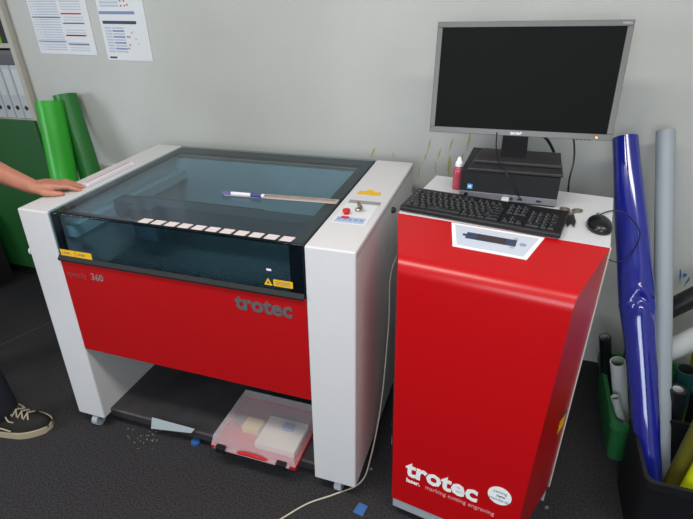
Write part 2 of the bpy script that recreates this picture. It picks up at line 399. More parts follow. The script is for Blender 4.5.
# floor litter
bm = bmesh.new(); prism(bm, [(.335, .042), (.352, .105), (.552, .104), (.533, .078)], -.0010, .0010, 'y', M=Matrix.Translation((0, -.0215, 0)) @ Matrix.Translation((0, 0, .04)) @ Matrix.Rotation(-.06, 4, 'X') @ Matrix.Translation((0, 0, -.04)))
tag(link('paper_sheet', bm, mat('sheet_pale', '#b9c3c6', .7)), 'pale grey paper strip tucked against the front edge of the cutter shelf', 'paper')
bm = bmesh.new(); lathe(bm, [(.019, 0), (.020, .004), (.019, .012), (.010, .014)], M=Matrix.Translation((.527, .0, .001)))
tag(link('bottle_cap', bm, mat('cap_blue', '#2f5f9e', .5), smooth=True), 'small blue cap on the carpet left of the plastic case', 'cap')
bm = bmesh.new(); prism(bm, [(1.225, -.098), (1.262, -.104), (1.268, -.062), (1.236, -.056)], .0005, .003, 'z')
tag(link('tape_piece', bm, mat('tape_blue', '#3a6aa4', .6)), 'blue scrap of tape on the carpet between cutter and red cart', 'tape')
bm = bmesh.new()
for i in range(34):
    x = random.gauss(.315, .035); y = random.gauss(-.03, .03); s = random.uniform(.001, .0032)
    box(bm, x-s, x+s, y-s*.7, y+s*.7, .0005, s*1.1)
tag(link('paper_crumbs', bm, mat('crumb_pale', '#7d7b7a', .8)), 'pale crumbs scattered on the carpet in front of the cutter', 'debris', kind='stuff')
for i, (x, y, l) in enumerate(((1.236, .09, 'tiny pale scrap on the carpet nearest the blue tape'), (1.262, .33, 'tiny pale scrap on the carpet deep between cutter and cart'), (1.86, .12, 'tiny pale chip on the carpet right of the red cart'))):
    bm = bmesh.new(); prism(bm, [(x-.006, y-.004), (x+.005, y-.005), (x+.006, y+.004), (x-.003, y+.006)], .0005, .003, 'z')
    tag(link('paper_scrap', bm, mat('crumb_pale', '#9a9a98')), l, 'debris')
# white cord
bm = bmesh.new(); tube(bm, spline([(1.30, .84, .60), (1.262, .58, .75), (1.228, .40, .70), (1.236, .33, .50), (1.24, .22, .22), (1.232, .10, .05), (1.216, .02, .005), (1.14, -.055, .004), (1.06, -.12, .004), (.98, -.22, .004), (.90, -.30, .004)], 8), .0028, 8)
tag(link('cord', bm, mat('cord_cream', '#c6beaa', .6), smooth=True), 'thin cream cord hanging beside the cutter and trailing onto the carpet', 'cord')

# ------------------------------------------------------------------ red cart (exhaust unit)
TH = math.radians(-8.2)
ct = thing('exhaust_cart', (1.5465, .36, 0), 'red and white filter cart with computer on top, right of the laser cutter', 'cart')
ct.rotation_euler = (0, 0, TH)
# local frame: x right, y back; origin under the middle of the worktop
def L(x, y): 
    v = Matrix.Rotation(-TH, 3, 'Z') @ Vector((x-1.5465, y-.36, 0)); return v.x, v.y
bl, br = L(1.354, -.068), L(1.742, -.118)
tl, tr = L(1.336, .008), L(1.763, -.047)
rl, rr = L(1.285, .219), L(1.853, .137)
cover_z0 = .09
# vertical stations of the cover: (front y, front half width xl,xr, z)
fy0 = (bl[1]+br[1])/2; fy1 = (tl[1]+tr[1])/2; ry = (rl[1]+rr[1])/2
xl0, xr0 = bl[0], br[0]; xl1, xr1 = tl[0], tr[0]; xlr, xrr = rl[0], rr[0]
def cover2(bm):
    prof = []
    for i in range(9): prof.append((fy0+(fy1-fy0)*i/9*.86, cover_z0+(.93-cover_z0)*i/9, i/9))
    # rounded bend
    for i in range(9):
        t = i/8; a = t*PI/2*.93
        prof.append((fy1-.013+.045*(1-math.cos(a)), .915+.047*math.sin(a), 1))
    prof = prof[:18]+[(prof[17][0]+(ry-prof[17][0])*i/4, prof[17][1]+(1.0-prof[17][1])*i/4, 1) for i in range(1, 5)]
    A, B = [], []
    for y, z, t in prof:
        f = max(0, min(1, (y-fy0)/(ry-fy0)))
        fl = xl0+(xlr-xl0)*f; fr = xr0+(xrr-xr0)*f
        A.append(bm.verts.new((fl, y, z))); B.append(bm.verts.new((fr, y, z)))
    for i in range(len(A)-1): bm.faces.new((A[i], B[i], B[i+1], A[i+1]))
    # rear edge, sides and bottom
    a0 = bm.verts.new((xlr, ry, cover_z0)); b0 = bm.verts.new((xrr, ry, cover_z0))
    bm.faces.new(A+[a0]); bm.faces.new([b0]+B[::-1])
    bm.faces.new((A[0], a0, b0, B[0])); bm.faces.new((A[-1], B[-1], b0, a0))
cvr = part('red_cover', cover2, REDC, ct, smooth=True, angle=28)
# white body behind and worktop
bxp('cabinet_body', (xlr, xrr, ry+.002, .205, .075, .975), WHITE, ct, bevel=.004)
bxp('worktop', (xlr-.001, xrr+.001, ry+.001, .205, .977, 1.0), mat('worktop_white', '#d5d6d8', .45), ct, bevel=.003)
bxp('side_trim', (xrr-.0005, xrr+.003, ry-.004, ry+.010, .09, .998), mat('trim_cream', '#cfc9c2', .5), ct)
bxp('base', (xl0+.001, xr0-.001, fy0+.003, .19, .045, .089), LGREY, ct, bevel=.003)
bxp('base_skirt', (xlr+.01, xrr-.006, ry-.03, .19, .045, .088), LGREY, ct)
for cx, cy in ((xl0+.04, fy0+.05), (xr0-.04, fy0+.05), (xlr+.05, .15), (xrr-.05, .15)):
    c = part('caster', lambda bm: tube(bm, [(cx-.012, cy, .023), (cx+.012, cy, .023)], .023, 20), RUBBER, ct, smooth=True)
    bxp('caster_fork', (cx-.018, cx+.018, cy-.02, cy+.012, .028, .052), MGREY, c)
# lettering on the cart front
sl = .86*(fy1-fy0)/(.93-cover_z0)
def CM(x, z, off=.0012):
    y = fy0+(z-cover_z0)*sl-off
    return basis((x, y, z), (1, 0, 0), (0, -1, sl))
text_obj('brand_lettering', 'trotec', .090, CM(xl0+.042, .218), TEXTW, ct, .0006, .0028)
text_obj('tagline', 'laser.', .022, CM(xl0+.044, .190), TEXTW, ct, .0004, .0008)
text_obj('tagline', 'marking cutting engraving', .022, CM(xl0+.108, .190), mat('tagline_pink', '#e58f93', .6), ct, .0004, .0002, sx=.95)
bd = part('round_sticker', lambda bm: lathe(bm, [(.034, 0), (.034, .0006)], M=CM(xr0-.062, .278), n=32), TEXTW, ct)
for i, s in enumerate(('setting', 'new', 'standards')):
    text_obj('sticker_lettering', s, .015, CM(xr0-.062+(.004 if i == 1 else 0), .288-.015*i, .0020), MGREY, bd, .0002, .0004 if i == 1 else 0, align='CENTER')
# display on the top slope
zs0 = .962; 
yA = fy1+.03
def PM(x, y):
    z = 0.962+(1.0-.962)*(y-(fy1+.03))/(ry-(fy1+.03))
    return basis((x, y, z+.0012), (1, 0, 0), (0, -(1.0-.962)/(ry-fy1-.03), 1))
p0 = L(1.451, .204); p1 = L(1.701, .176); p2 = L(1.658, .067); p3 = L(1.467, .085)
dp = PM(p3[0], p3[1])
ddx = p0[0]-p3[0]; dw = p2[0]-p3[0]; dh = ry-.004-p3[1]
poly = [(0, 0), (dw, 0), (p1[0]-p3[0], dh), (ddx, dh)]
def shrink(P, k):
    cx = sum(a for a, b in P)/4; cy = sum(b for a, b in P)/4
    return [(cx+(a-cx)*k, cy+(b-cy)*(k-.06)) for a, b in P]
d = part('display_panel', lambda bm: prism(bm, poly, 0, .002, 'z', M=dp), TEXTW, ct)
part('display_face', lambda bm: prism(bm, shrink(poly, .90), .002, .0026, 'z', M=dp), mat('display_face', '#c3cad6', .4), d)
dps = dp @ Matrix.Diagonal((1, .76, 1, 1)); NAVY = mat('display_navy', '#39445c', .3)
bxp('button_strip', (.022, .155, .055, .092, .0026, .0034), NAVY, d, M=dps, bevel=.001)
bxp('screen', (.052, .128, .058, .089, .0034, .0040), mat('lcd_dark', '#3a2f35', .15), d, M=dps)
for (a, b) in ((.030, .064), (.030, .082), (.044, .073), (.018, .073)):
    part('button', lambda bm: lathe(bm, [(.006, .0030), (.006, .0042)], M=dps @ Matrix.Translation((a, b, 0)), n=14), NAVY, d)
for (a, b) in ((.150, .097), (.147, .048)):
    part('button', lambda bm: lathe(bm, [(.006, .0026), (.006, .0036)], M=dps @ Matrix.Translation((a, b, 0)), n=14), LGREY, d)
part('power_button', lambda bm: lathe(bm, [(.009, .0026), (.009, .0036)], M=dps @ Matrix.Translation((.172, .072, 0)), n=18), mat('button_greyblue', '#8b9cb2', .4), d)
# side warning label on the right flank
fl = Vector((xrr-xr0, ry-fy0, 0)).normalized(); nrm = Vector((fl.y, -fl.x, 0))
q = Vector((xr0, fy0, 0))+fl*(.82*math.hypot(xrr-xr0, ry-fy0))+nrm*.001
SM = basis((q.x, q.y, .40), fl, nrm)
bxp('side_label', (-.022, .022, 0, .05, 0, .0006), YEL, ct, M=SM)
bxp('side_label_symbol', (-.014, .014, .054, .078, 0, .0006), NAVY, ct, M=SM)

# ------------------------------------------------------------------ on the cart: computer
def world_of(x, y, z=1.0): return (x, y, z)
PA = math.radians(-2.5)
pc = thing('desktop_computer', (1.443, .390, 1.0005), 'small black and silver desktop computer lying under the monitor foot', 'computer', rz=PA)
bxp('case', (0, .29, .006, .27, .004, .093), mat('pc_black', '#1c1c20', .45, bump=.1), pc, bevel=.003)
bxp('silver_strip', (.001, .289, .0, .0058, .005, .026), mat('pc_silver', '#8e8e96', .35, metal=.5), pc, bevel=.001)
def grille(bm):
    box(bm, .001, .289, .002, .0058, .0265, .092)
    for i in range(44): box(bm, .004+i*.0065, .0075+i*.0065, .0004, .002, .029, .089)
part('front_grille', grille, mat('pc_grille', '#141418', .6), pc)
st = bxp('badge', (.024, .040, -.0003, .0004, .034, .050), mat('badge_blue', '#4a9fd8', .5), pc)
bxp('badge_mark', (.028, .036, -.0008, -.0003, .039, .045), TEXTW, st)
for x in (.150, .178, .232): bxp('usb_port', (x, x+.014, -.0006, .0, .012, .018), BLACK, pc)
part('power_button', lambda bm: lathe(bm, [(.006, 0), (.006, .002)], M=basis((.022, 0, .016), (1, 0, 0), (0, -1, 0)), n=16), BLACK, pc)
for x in (.03, .26):
    for y in (.03, .24): bxp('foot', (x-.008, x+.008, y-.008, y+.008, -.0003, .004), RUBBER, pc)
us = thing('usb_stick', (1.575, .375, 1.015), 'small white plug in the front port of the desktop computer', 'plug', rz=PA)
bxp('body', (0, .022, -.026, .0, .0, .009), PAPER, us, bevel=.002)
bxp('plug', (.004, .018, .0, .009, .001, .008), STEEL, us)
# monitor
MT = math.radians(9.5)
mn = thing('monitor', (1.592, .50, 1.0945), 'wide monitor with dark screen and grey frame, standing on the computer', 'monitor', rz=.004)
MM = Matrix.Translation((0, .101, .2355)) @ Matrix.Rotation(-MT, 4, 'X')
BEZ = mat('bezel_grey', '#6c6a69', .4, metal=.3)
mw, mh = .567, .342
def bezel(bm):
    a, b, t = mw/2, mh/2, .017
    box(bm, -a, a, 0, .018, -b, -b+t+.002, M=MM); box(bm, -a, a, 0, .018, b-t, b, M=MM)
    box(bm, -a, -a+t, 0, .018, -b+t+.002, b-t, M=MM); box(bm, a-t, a, 0, .018, -b+t+.002, b-t, M=MM)
part('bezel', bezel, BEZ, mn, bevel=.0015)
bxp('screen', (-mw/2+.016, mw/2-.016, .004, .012, -mh/2+.018, mh/2-.016), mat('screen_black', '#0c0e0e', .6, spec=.12), mn, M=MM)
def back(bm):
    box(bm, -mw/2+.003, mw/2-.003, .018, .034, -mh/2+.003, mh/2-.003, M=MM)
    box(bm, -.17, .17, .034, .056, -.12, .11, M=MM)
part('back_shell', back, BLACK, mn, bevel=.006)
text_obj('logo', 'acer', .016, MM @ basis((0, -.0006, -mh/2+.005), (1, 0, 0), (0, -1, 0)), mat('logo_silver', '#d5d5d5', .3), mn, .0004, .0006, align='CENTER', sx=1.3)
text_obj('model_lettering', 'V246HL', .008, MM @ basis((mw/2-.032, -.0006, mh/2-.011), (1, 0, 0), (0, -1, 0)), MATS['logo_silver'], mn, .0003, 0)
led = bpy.data.materials.new('led'); led.use_nodes = True
b0 = led.node_tree.nodes['Principled BSDF']; b0.inputs['Base Color'].default_value = (1, .3, .05, 1); b0.inputs['Emission Color'].default_value = (1, .33, .08, 1); b0.inputs['Emission Strength'].default_value = 2.2
bxp('power_light', (mw/2-.047, mw/2-.041, -.0012, .0, -mh/2+.006, -mh/2+.011), led, mn, M=MM)
for i in range(4): bxp('menu_button', (mw/2-.066-i*.012, mw/2-.059-i*.012, .002, .016, -mh/2-.002, -mh/2+.001), BLACK, mn, M=MM)
part('neck', lambda bm: prism(bm, [(-.025, .018), (.035, .018), (.14, .07), (.165, .24), (.142, .24), (.118, .088)], -.040, .040), BLACK, mn, bevel=.004)
def foot(bm):
    bm2 = [(-.130, -.118), (.145, -.122), (.148, .075), (-.105, .080)]
    prism(bm, bm2, 0, .010, 'z')
    prism(bm, [(-.118, -.065), (.142, -.070), (.146, .073), (-.100, .078)], .010, .021, 'z')
part('foot', foot, mat('foot_dark', '#2a282a', .35), mn, bevel=.003)
# bottle
bo = thing('squeeze_bottle', (1.428, .475, 1.0005), 'clear squeeze bottle of pink liquid with white tip beside the computer', 'bottle')
part('bottle_body', lambda bm: lathe(bm, [(.0165, 0), (.018, .003), (.018, .062), (.016, .070), (.010, .076), (.009, .080)]), mat('pink_liquid', '#c04a5c', .25, trans=.25, coat=.5), bo, smooth=True)
part('cap', lambda bm: lathe(bm, [(.012, .078), (.012, .090), (.009, .094), (.005, .106), (.003, .108)]), TEXTW, bo, smooth=True)
# keyboard
ka = math.radians(-10.5)
kb = thing('keyboard', (1.287, .232, 1.0045), 'black computer keyboard across the front edge of the cart worktop', 'keyboard', rz=ka)
kx = Matrix.Rotation(math.radians(1.0), 4, 'X')
mat('glyph_grey', '#a9a9a9', .6); KEYC = mat('key_black', '#202022', .45)
part('keyboard_base', lambda bm: prism(bm, [(0, 0), (0, .010), (.006, .014), (.150, .022), (.153, .018), (.153, .0)], 0, .455), BLACK, kb, bevel=.002)
KT = lambda x, y: basis((x, y, .0145+.0555*(y-.006)), (1, 0, 0), (0, -.0555, 1))
def key(x, y, w, d=.0155, first=[None], led_=False):
    M = KT(x, y)
    bm = bmesh.new(); i = .0022
    a = [(0, 0), (w, 0), (w, d), (0, d)]; b = [(i, i), (w-i, i), (w-i, d-i*.6), (i, d-i*.6)]
    v0 = [bm.verts.new(M @ Vector((p, q, 0))) for p, q in a]; v1 = [bm.verts.new(M @ Vector((p, q, .005))) for p, q in b]
    for k in range(4): bm.faces.new((v0[k], v0[(k+1) % 4], v1[(k+1) % 4], v1[k])).material_index = 0
    bm.faces.new(v1[::-1]).material_index = 0
    # printed glyph
    g = [(w*.28, d*.55), (w*.28+.0030, d*.55), (w*.28+.0030, d*.55+.0030), (w*.28, d*.55+.0030)]
    bm.faces.new([bm.verts.new(M @ Vector((p, q, .0052))) for p, q in g]).material_index = 1
    me = bpy.data.meshes.new('key'); bm.to_mesh(me); bm.free(); me.materials.append(KEYC); me.materials.append(MATS['glyph_grey'])
    o = bpy.data.objects.new('key', me); COL.objects.link(o); o.parent = kb
P_ = .0186
rows = [
    [1.25]+[1.25]+[0] , ]
def row(y, ws, x=.010):
    for w in ws:
        if w > 0: key(x, y, w*P_-.0016)
        x += abs(w)*P_
row(.012, [1.25, 1.25, 1.25, 5.5, 1.25, 1.25, 1.25, 2])
row(.0305, [2.25]+[1]*10+[2.75])
row(.049, [1.75]+[1]*11+[2.25])
row(.0675, [1.5]+[1]*12+[1.5])
row(.086, [1]*13+[2])
row(.1085, [1, -.7, 1, 1, 1, 1, -.4, 1, 1, 1, 1, -.4, 1, 1, 1, 1][:16])
row(.012, [1, 1, 1], .298); row(.0305, [-1, 1], .298)
row(.0675, [1, 1, 1], .298); row(.086, [1, 1, 1], .298); row(.1085, [1, 1, 1], .298)
row(.012, [2, 1], .362)
for yy in (.0305, .049, .0675): row(yy, [1, 1, 1], .362)
for yy in (.086,): row(yy, [1, 1, 1], .362)
for yy in (.0123, .049): key(.362+3*P_, yy, P_-.0016, .0335)
key(.362+3*P_, .086, P_-.0016)
# mouse
ms = thing('computer_mouse', (1.838, .258, 1.0005), 'black computer mouse near the right edge of the cart worktop', 'mouse', rz=math.radians(6))
def mouse(bm):
    bmesh.ops.create_uvsphere(bm, u_segments=28, v_segments=16, radius=1)
    for v in bm.verts:
        x, y, z = v.co; z = max(z, -.30)
        v.co = Vector((x*.0315*(1-.08*y), y*.052, (z+.30)*.027*(1-.25*max(0, y)**2)))
part('shell', mouse, mat('mouse_black', '#121214', .28), ms, smooth=True, angle=50)
part('scroll_wheel', lambda bm: tube(bm, [(-.004, .028, .026), (.004, .028, .026)], .007, 14), MGREY, ms, smooth=True)
bm = bmesh.new(); tube(bm, spline([(1.832, .308, 1.008), (1.85, .345, 1.006), (1.885, .39, 1.003), (1.93, .46, .975), (1.965, .50, .945), (2.005, .50, .89), (1.99, .50, .81), (1.955, .50, .785), (1.925, .55, .79), (1.90, .75, .8)], 8), .0018, 8)
tag(link('mouse_cable', bm, BLACK, smooth=True), 'thin black cable looping from the mouse past the blue roll', 'cable')
# scissors
sc = thing('scissors', (1.772, .325, 1.004), 'small scissors with steel finger rings and dark blades, left of the mouse', 'scissors', rz=math.radians(-4))
RG = mat('scissor_steel', '#8b8275', .35, metal=.7)
def ring(cx, cy, rx, ry_, ang, n=20):
    return [(cx+rx*math.cos(a)*math.cos(ang)-ry_*math.sin(a)*math.sin(ang), cy+rx*math.cos(a)*math.sin(ang)+ry_*math.sin(a)*math.cos(ang), 0) for a in [2*PI*k/n for k in range(n+1)]]
for s in (-1, 1):
    hf = part('handle', lambda bm: (tube(bm, ring(s*.017, .042, .013, .010, s*.5), .0030, 8), tube(bm, [(s*.010, .034, 0), (s*.003, .012, 0), (-s*.002, 0, 0)], [.003, .0035, .003], 8)), RG, sc, smooth=True)
    part('blade', lambda bm: prism(bm, [(-s*.004, .004), (s*.007, .002), (s*.013, -.05), (s*.008, -.09), (s*.0, -.06)], -.001+.0012*s, .001+.0012*s, 'z'), mat('blade_dark', '#35322f', .4, metal=.4), sc)
part('pivot', lambda bm: lathe(bm, [(.004, -.003), (.004, .0045)], n=14), STEEL, sc)
# cables from monitor and keyboard
def cable(name, pts, r, label, m=BLACK):
    bm = bmesh.new(); tube(bm, spline(pts, 8), r, 8); return tag(link(name, bm, m, smooth=True), label, 'cable')
cable('keyboard_cable', [(1.455, .345, 1.028), (1.40, .372, 1.014), (1.36, .40, 1.006), (1.315, .36, 1.006), (1.30, .345, 1.010)], .002, 'black cable curving behind the left end of the keyboard')
cable('monitor_cable', [(1.530, .618, 1.19), (1.535, .52, 1.145), (1.550, .42, 1.120), (1.580, .365, 1.100), (1.61, .355, 1.055), (1.622, .360, 1.035), (1.630, .37, 1.022)], .002, 'black cable hanging from the monitor over the front of the computer')
cable('video_cable', [(1.645, .665, 1.22), (1.665, .665, 1.165), (1.70, .675, 1.125), (1.725, .69, 1.085)], .005, 'thick black cable looping behind the monitor neck')
cable('power_cable', [(1.755, .645, 1.19), (1.775, .63, 1.14), (1.785, .62, 1.08), (1.78, .595, 1.02), (1.79, .63, .93), (1.8, .7, .7)], .003, 'black cable dropping from the monitor at the right of the computer')

# ------------------------------------------------------------------ posters
def poster(x0, x1, z0, z1, label, rows_fn, tilt=0):
    t = thing('poster', (x0, YB-.002, z0), label, 'poster'); t.rotation_euler = (0, tilt, 0)
    w, h = x1-x0, z1-z0
    bxp('sheet', (0, w, -.0012, .0012, 0, h), PAPER, t)
    groups = {}
    rows_fn(w, h, lambda m, a, b, c, d: groups.setdefault(m.name, (m, []))[1].append((a, b, c, d)))
    for nm, (m, L_) in groups.items():
        bm = bmesh.new()
        for a, b, c, d in L_: box(bm, a, b, -.0018, -.0012, c, d)
        link('print', bm, m, t)
def r1(w, h, A):
    for i in range(30):
        z = .018+i*.011
        A(INKL, .012, .022, z, z+.004); A(INKL, .028, .046, z, z+.004); A(INKL, .050, w*.5, z, z+.005)
        if i not in (4, 5, 9, 10, 14, 15): A(INKL, w*.56, w*.90, z, z+.004)
    for z in (.055, .160, .265): A(INKB, .008, w*.52, z, z+.004)
    for z in (.082, .175, .27): A(INKR, w*.54, w*.88, z, z+.006)
    for z in (.045, .135, .235): A(INKD, w*.54, w*.90, z, z+.004)
    A(INKB, 0.03, w*.45, h-.075, h-.05)
poster(-.700, -.350, 1.366, 1.79, 'left wall sheet of pale tables with red and blue heading lines', r1, .02)
def r2(w, h, A):
    for i in range(9):
        z = .035+i*.0125
        A(INKL, .018, .055, z, z+.008); A(INKB if i % 2 else INKL, .060, .125, z, z+.007)
    A(INKD, .014, .20, .155, .168); A(INKB, -.0+.004, .20, .195, .207)
    A(INKD, .014, .055, .008, .016)
    for i in range(12):
        z = .225+i*.013
        A(INKL, .018, .12, z, z+.008)
    for a, z in ((.13, .05), (.14, .065), (.135, .10), (.145, .098), (.13, .226), (.15, .226), (.165, .230)): A(INKR, a, a+.008, z, z+.006)
    for i in range(9):
        A(INKR, .13, .138, .245+i*.012, .251+i*.012); A(INKR, .15, .158, .245+i*.012, .251+i*.012)
    for a, z in ((.16, .115), (.18, .09), (.19, .07), (.17, .12)): A(MARKY, a, a+.005, z, z+.006)
poster(-.292, -.038, 1.340, 1.77, 'right wall sheet with bar tables and red tick marks, nearer the monitor', r2, .02)
# wall socket box behind the machine's left rear corner
wx = thing('wall_box', (-.47, YB-.0005, .72), 'small white box low on the wall behind the cutter, beside the green rolls', 'box')
bxp('housing', (-.05, .07, -.035, 0, 0, .107), mat('box_white', '#d4d4d0', .5), wx, bevel=.004)
bxp('cover_plate', (-.04, .06, -.037, -.035, .012, .095), mat('box_white2', '#c8c8c4', .5), wx)

# ------------------------------------------------------------------ shelf with binders and green doors
SF = mat('shelf_beige', '#b8b3a9', .6)
shx0, shx1, shy0, shy1 = -2.15, -.835, .868, 1.2
sh = thing('shelf_unit', (shx0, shy0, 0), 'beige shelf unit with open binder shelves above green doors in the left corner', 'shelf')
w = shx1-shx0; dpt = shy1-shy0
def bk(nm, a, b, c, d, e, f, m=SF): return bxp(nm, (a, b, c, d, e, f), m, sh, bevel=.001)
bk('side_panel', w-.028, w, 0, dpt, 0, 2.2); bk('side_panel', 0, .022, 0, dpt, 0, 2.2)
bk('back_panel', .022, w-.028, dpt-.01, dpt, 0, 2.2)
for z in (.08, 1.018, 1.392, 1.80, 2.18): bk('shelf_board', .022, w-.028, .002, dpt-.011, z, z+.022)
bk('plinth', .022, w-.028, .02, .04, 0, .079, BLACKM)
GD = mat('green_door', '#1f5c2a', .45)
n = 2
for i in range(n):
    a = w*i/n+.002; b = w*(i+1)/n-.002
    dd = bk('door', a, b, -.018, 0, .085, 1.036, GD)
    bxp('knob', (b-.04 if i == 0 else a+.03, b-.03 if i == 0 else a+.04, -.035, -.018, .8, .9), STEEL, dd)
# binders
BW = mat('binder_grey', '#b7bdc1', .6)
def binder(x, z, wd, h, m, label, grp, holes=True):
    t = thing('ring_binder', (x, shy0+.012, z), label, 'binder', grp)
    bxp('cover', (0, wd, 0, .27, 0, h), m, t, bevel=.003)
    if holes:
        part('finger_hole', lambda bm: lathe(bm, [(.012, 0), (.012, .0015)], M=basis((wd/2, 0, .055), (1, 0, 0), (0, -1, 0)), n=16), BLACK, t)
        bxp('spine_label', (wd*.15, wd*.85, -.001, 0, .12, .25), mat('spine_label', '#c9cdd0', .7), t)
for i in range(6):
    x = -.925-i*.063
    binder(x, 1.0405, .058, .27, BW, 'pale grey ring binder standing in the row above the green doors', 'pale ring binders above the green doors')
gb = thing('storage_box', (-1.30, shy0+.01, 1.3105), 'dark grey flat box lying on top of the pale ring binders', 'box')
bxp('carton', (0, .430, 0, .25, 0, .070), mat('carton_grey', '#5b5d60', .7), gb, bevel=.003)
bxp('lid', (.0, .430, -.002, .0, .050, .070), mat('carton_lid', '#66686b', .7), gb)
binder(-.915, 1.4145, .05, .20, mat('binder_black', '#1d1d20', .6), 'black ring binder at the right end of the upper shelf', None, False)
binder(-.955, 1.4145, .034, .16, mat('binder_lime', '#7fb829', .5), 'lime green folder between two dark binders on the upper shelf', None, False)
binder(-1.02, 1.4145, .058, .20, MATS['binder_black'], 'black ring binder left of the lime green folder', None, False)
# dark box standing against the doors
db = thing('dark_box', (-1.555, .70, 0), 'dark box at the far left edge, standing against the green doors', 'box')
bxp('carton', (-.16, .16, -.11, .11, 0, .46), mat('bin_brown', '#241f20', .7), db, bevel=.004)
bxp('pale_edge', (-.162, .162, -.113, -.110, .0, .014), mat('edge_pale', '#6e6a66', .7), db)
bxp('lid', (-.165, .165, -.115, .115, .4605, .475), MATS['bin_brown'], db, bevel=.003)

# ------------------------------------------------------------------ rolls
def roll(name, p0, p1, r, m, label, cat='roll', core=None, taper=1.0, n=40, bend=None, group=None, wall=.006, mi_end=None):
    """hollow roll of film standing from p0 to p1"""
    p0, p1 = Vector(p0), Vector(p1); d = p1-p0
    t = thing(name, p0, label, cat, group)
    pts = [Vector((0, 0, 0)), d] if bend is None else spline([Vector((0, 0, 0))]+[Vector(b)-p0 for b in bend]+[d], 10)
    bm = bmesh.new()
    k = len(pts); rs = [r*(1+(taper-1)*i/(k-1)) for i in range(k)]
    tube(bm, pts, rs, n, cap=False)
    ax = (pts[-1]-pts[-2]).normalized()
    s, u = frame_of(ax)
    # top rim and inside
    ri = rs[-1]-wall
    depth = min(.12, d.length*.3)
    top = [v for v in bm.verts][-n:]
    cen = pts[-1]
    inn = []; low = []
    for v in top:
        q = (v.co-cen).normalized(); inn.append(bm.verts.new(cen+q*ri)); low.append(bm.verts.new(cen+q*ri-ax*depth))
    for i in range(n):
        j = (i+1) % n
        bm.faces.new((top[i], top[j], inn[j], inn[i])).material_index = 0
        bm.faces.new((inn[i], inn[j], low[j], low[i])).material_index = 1 if core else 0
    bm.faces.new(low).material_index = 1 if core else 0
    bot = [v for v in bm.verts][:n]; bm.faces.new(bot[::-1])
    o = link('film', bm, m, t, smooth=True, mats=[m, core or m], angle=50)
    return t
GREEN = mat('vinyl_green', '#22a01c', .45, coat=.1); GREEN2 = mat('vinyl_green_dark', '#1d6f26', .45, coat=.1)
COREW = mat('core_white', '#c9cdc8', .7)
roll('vinyl_roll', (-.385, .445, .004), (-.552, .73, 1.167), .061, GREEN, 'bright green roll leaning in the corner, the nearer and fatter of the two', core=COREW, wall=.004)
roll('vinyl_roll', (-.30, .655, .004), (-.545, .825, 1.185), .054, GREEN2, 'green roll leaning against the wall behind the fatter green roll', core=mat('core_dark', '#24692a', .6), wall=.004)
# blue roll, creased in the middle
BLUE = mat('vinyl_blue', '#19228a', .12, coat=.6, spec=.6)
br_ = thing('vinyl_roll', (2.18, .10, .022), 'tall glossy blue roll with a crease, leaning in the black crate', 'roll')
bm = bmesh.new(); pts = []; N = 110; nseg = 44
a0, a1 = Vector((2.178, .10, .022)), Vector((1.944, .76, 1.13)); axd = (a1-a0); Ls = axd.length; axn = axd.normalized(); s_, u_ = frame_of(axn)
rings = []
def interp(t, K):
    for (a, x), (b, y) in zip(K, K[1:]):
        if t <= b:
            q = (t-a)/(b-a); q = q*q*(3-2*q); return x+(y-x)*q
    return K[-1][1]
for i in range(N+1):
    t = i/N; c = a0+axd*t
    r = interp(t, ((0, .034), (.2, .037), (.3, .041), (.45, .046), (.58, .054), (.72, .051), (1, .040)))
    dent = math.exp(-((t-.60)/.035)**2)
    rg = []
    for k in range(nseg):
        a = 2*PI*k/nseg; dirv = math.cos(a)*s_+math.sin(a)*u_
        vis = max(0, dirv.dot(Vector((-.25, -.9, .35)).normalized()))
        ang2 = dirv.dot(Vector((1, 0, 0)))
        fold = t-.585-.022*math.cos(ang2*3.2)
        rr = r*(1-.10*dent*vis)+vis*(.011*math.exp(-(fold/.009)**2)-.011*math.exp(-((fold+.024)/.013)**2)+.004*math.exp(-((t-.635-.03*ang2)/.006)**2-((ang2+.5)/.3)**2))
        rr *= 1+.008*math.sin(t*17+ang2*2)
        rg.append(bm.verts.new(c-a0+dirv*rr))
    rings.append(rg)
for a, b in zip(rings, rings[1:]):
    for k in range(nseg): bm.faces.new((a[k], a[(k+1) % nseg], b[(k+1) % nseg], b[k]))
cen = a1-a0; inn = [bm.verts.new(cen+(v.co-cen)*.93) for v in rings[-1]]; low = [bm.verts.new(cen+(v.co-cen)*.93-axn*.1) for v in rings[-1]]
for i in range(nseg):
    j = (i+1) % nseg
    bm.faces.new((rings[-1][i], rings[-1][j], inn[j], inn[i])); bm.faces.new((inn[i], inn[j], low[j], low[i]))
bm.faces.new(low); bm.faces.new(rings[0][::-1])
link('film', bm, BLUE, br_, smooth=True, angle=60)
# pale roll behind it
roll('vinyl_roll', (2.218, .215, .022), (2.076, .82, 1.145), .029, mat('film_grey', '#9ca4ab', .5), 'pale grey roll leaning right behind the blue roll', core=COREW, wall=.003)

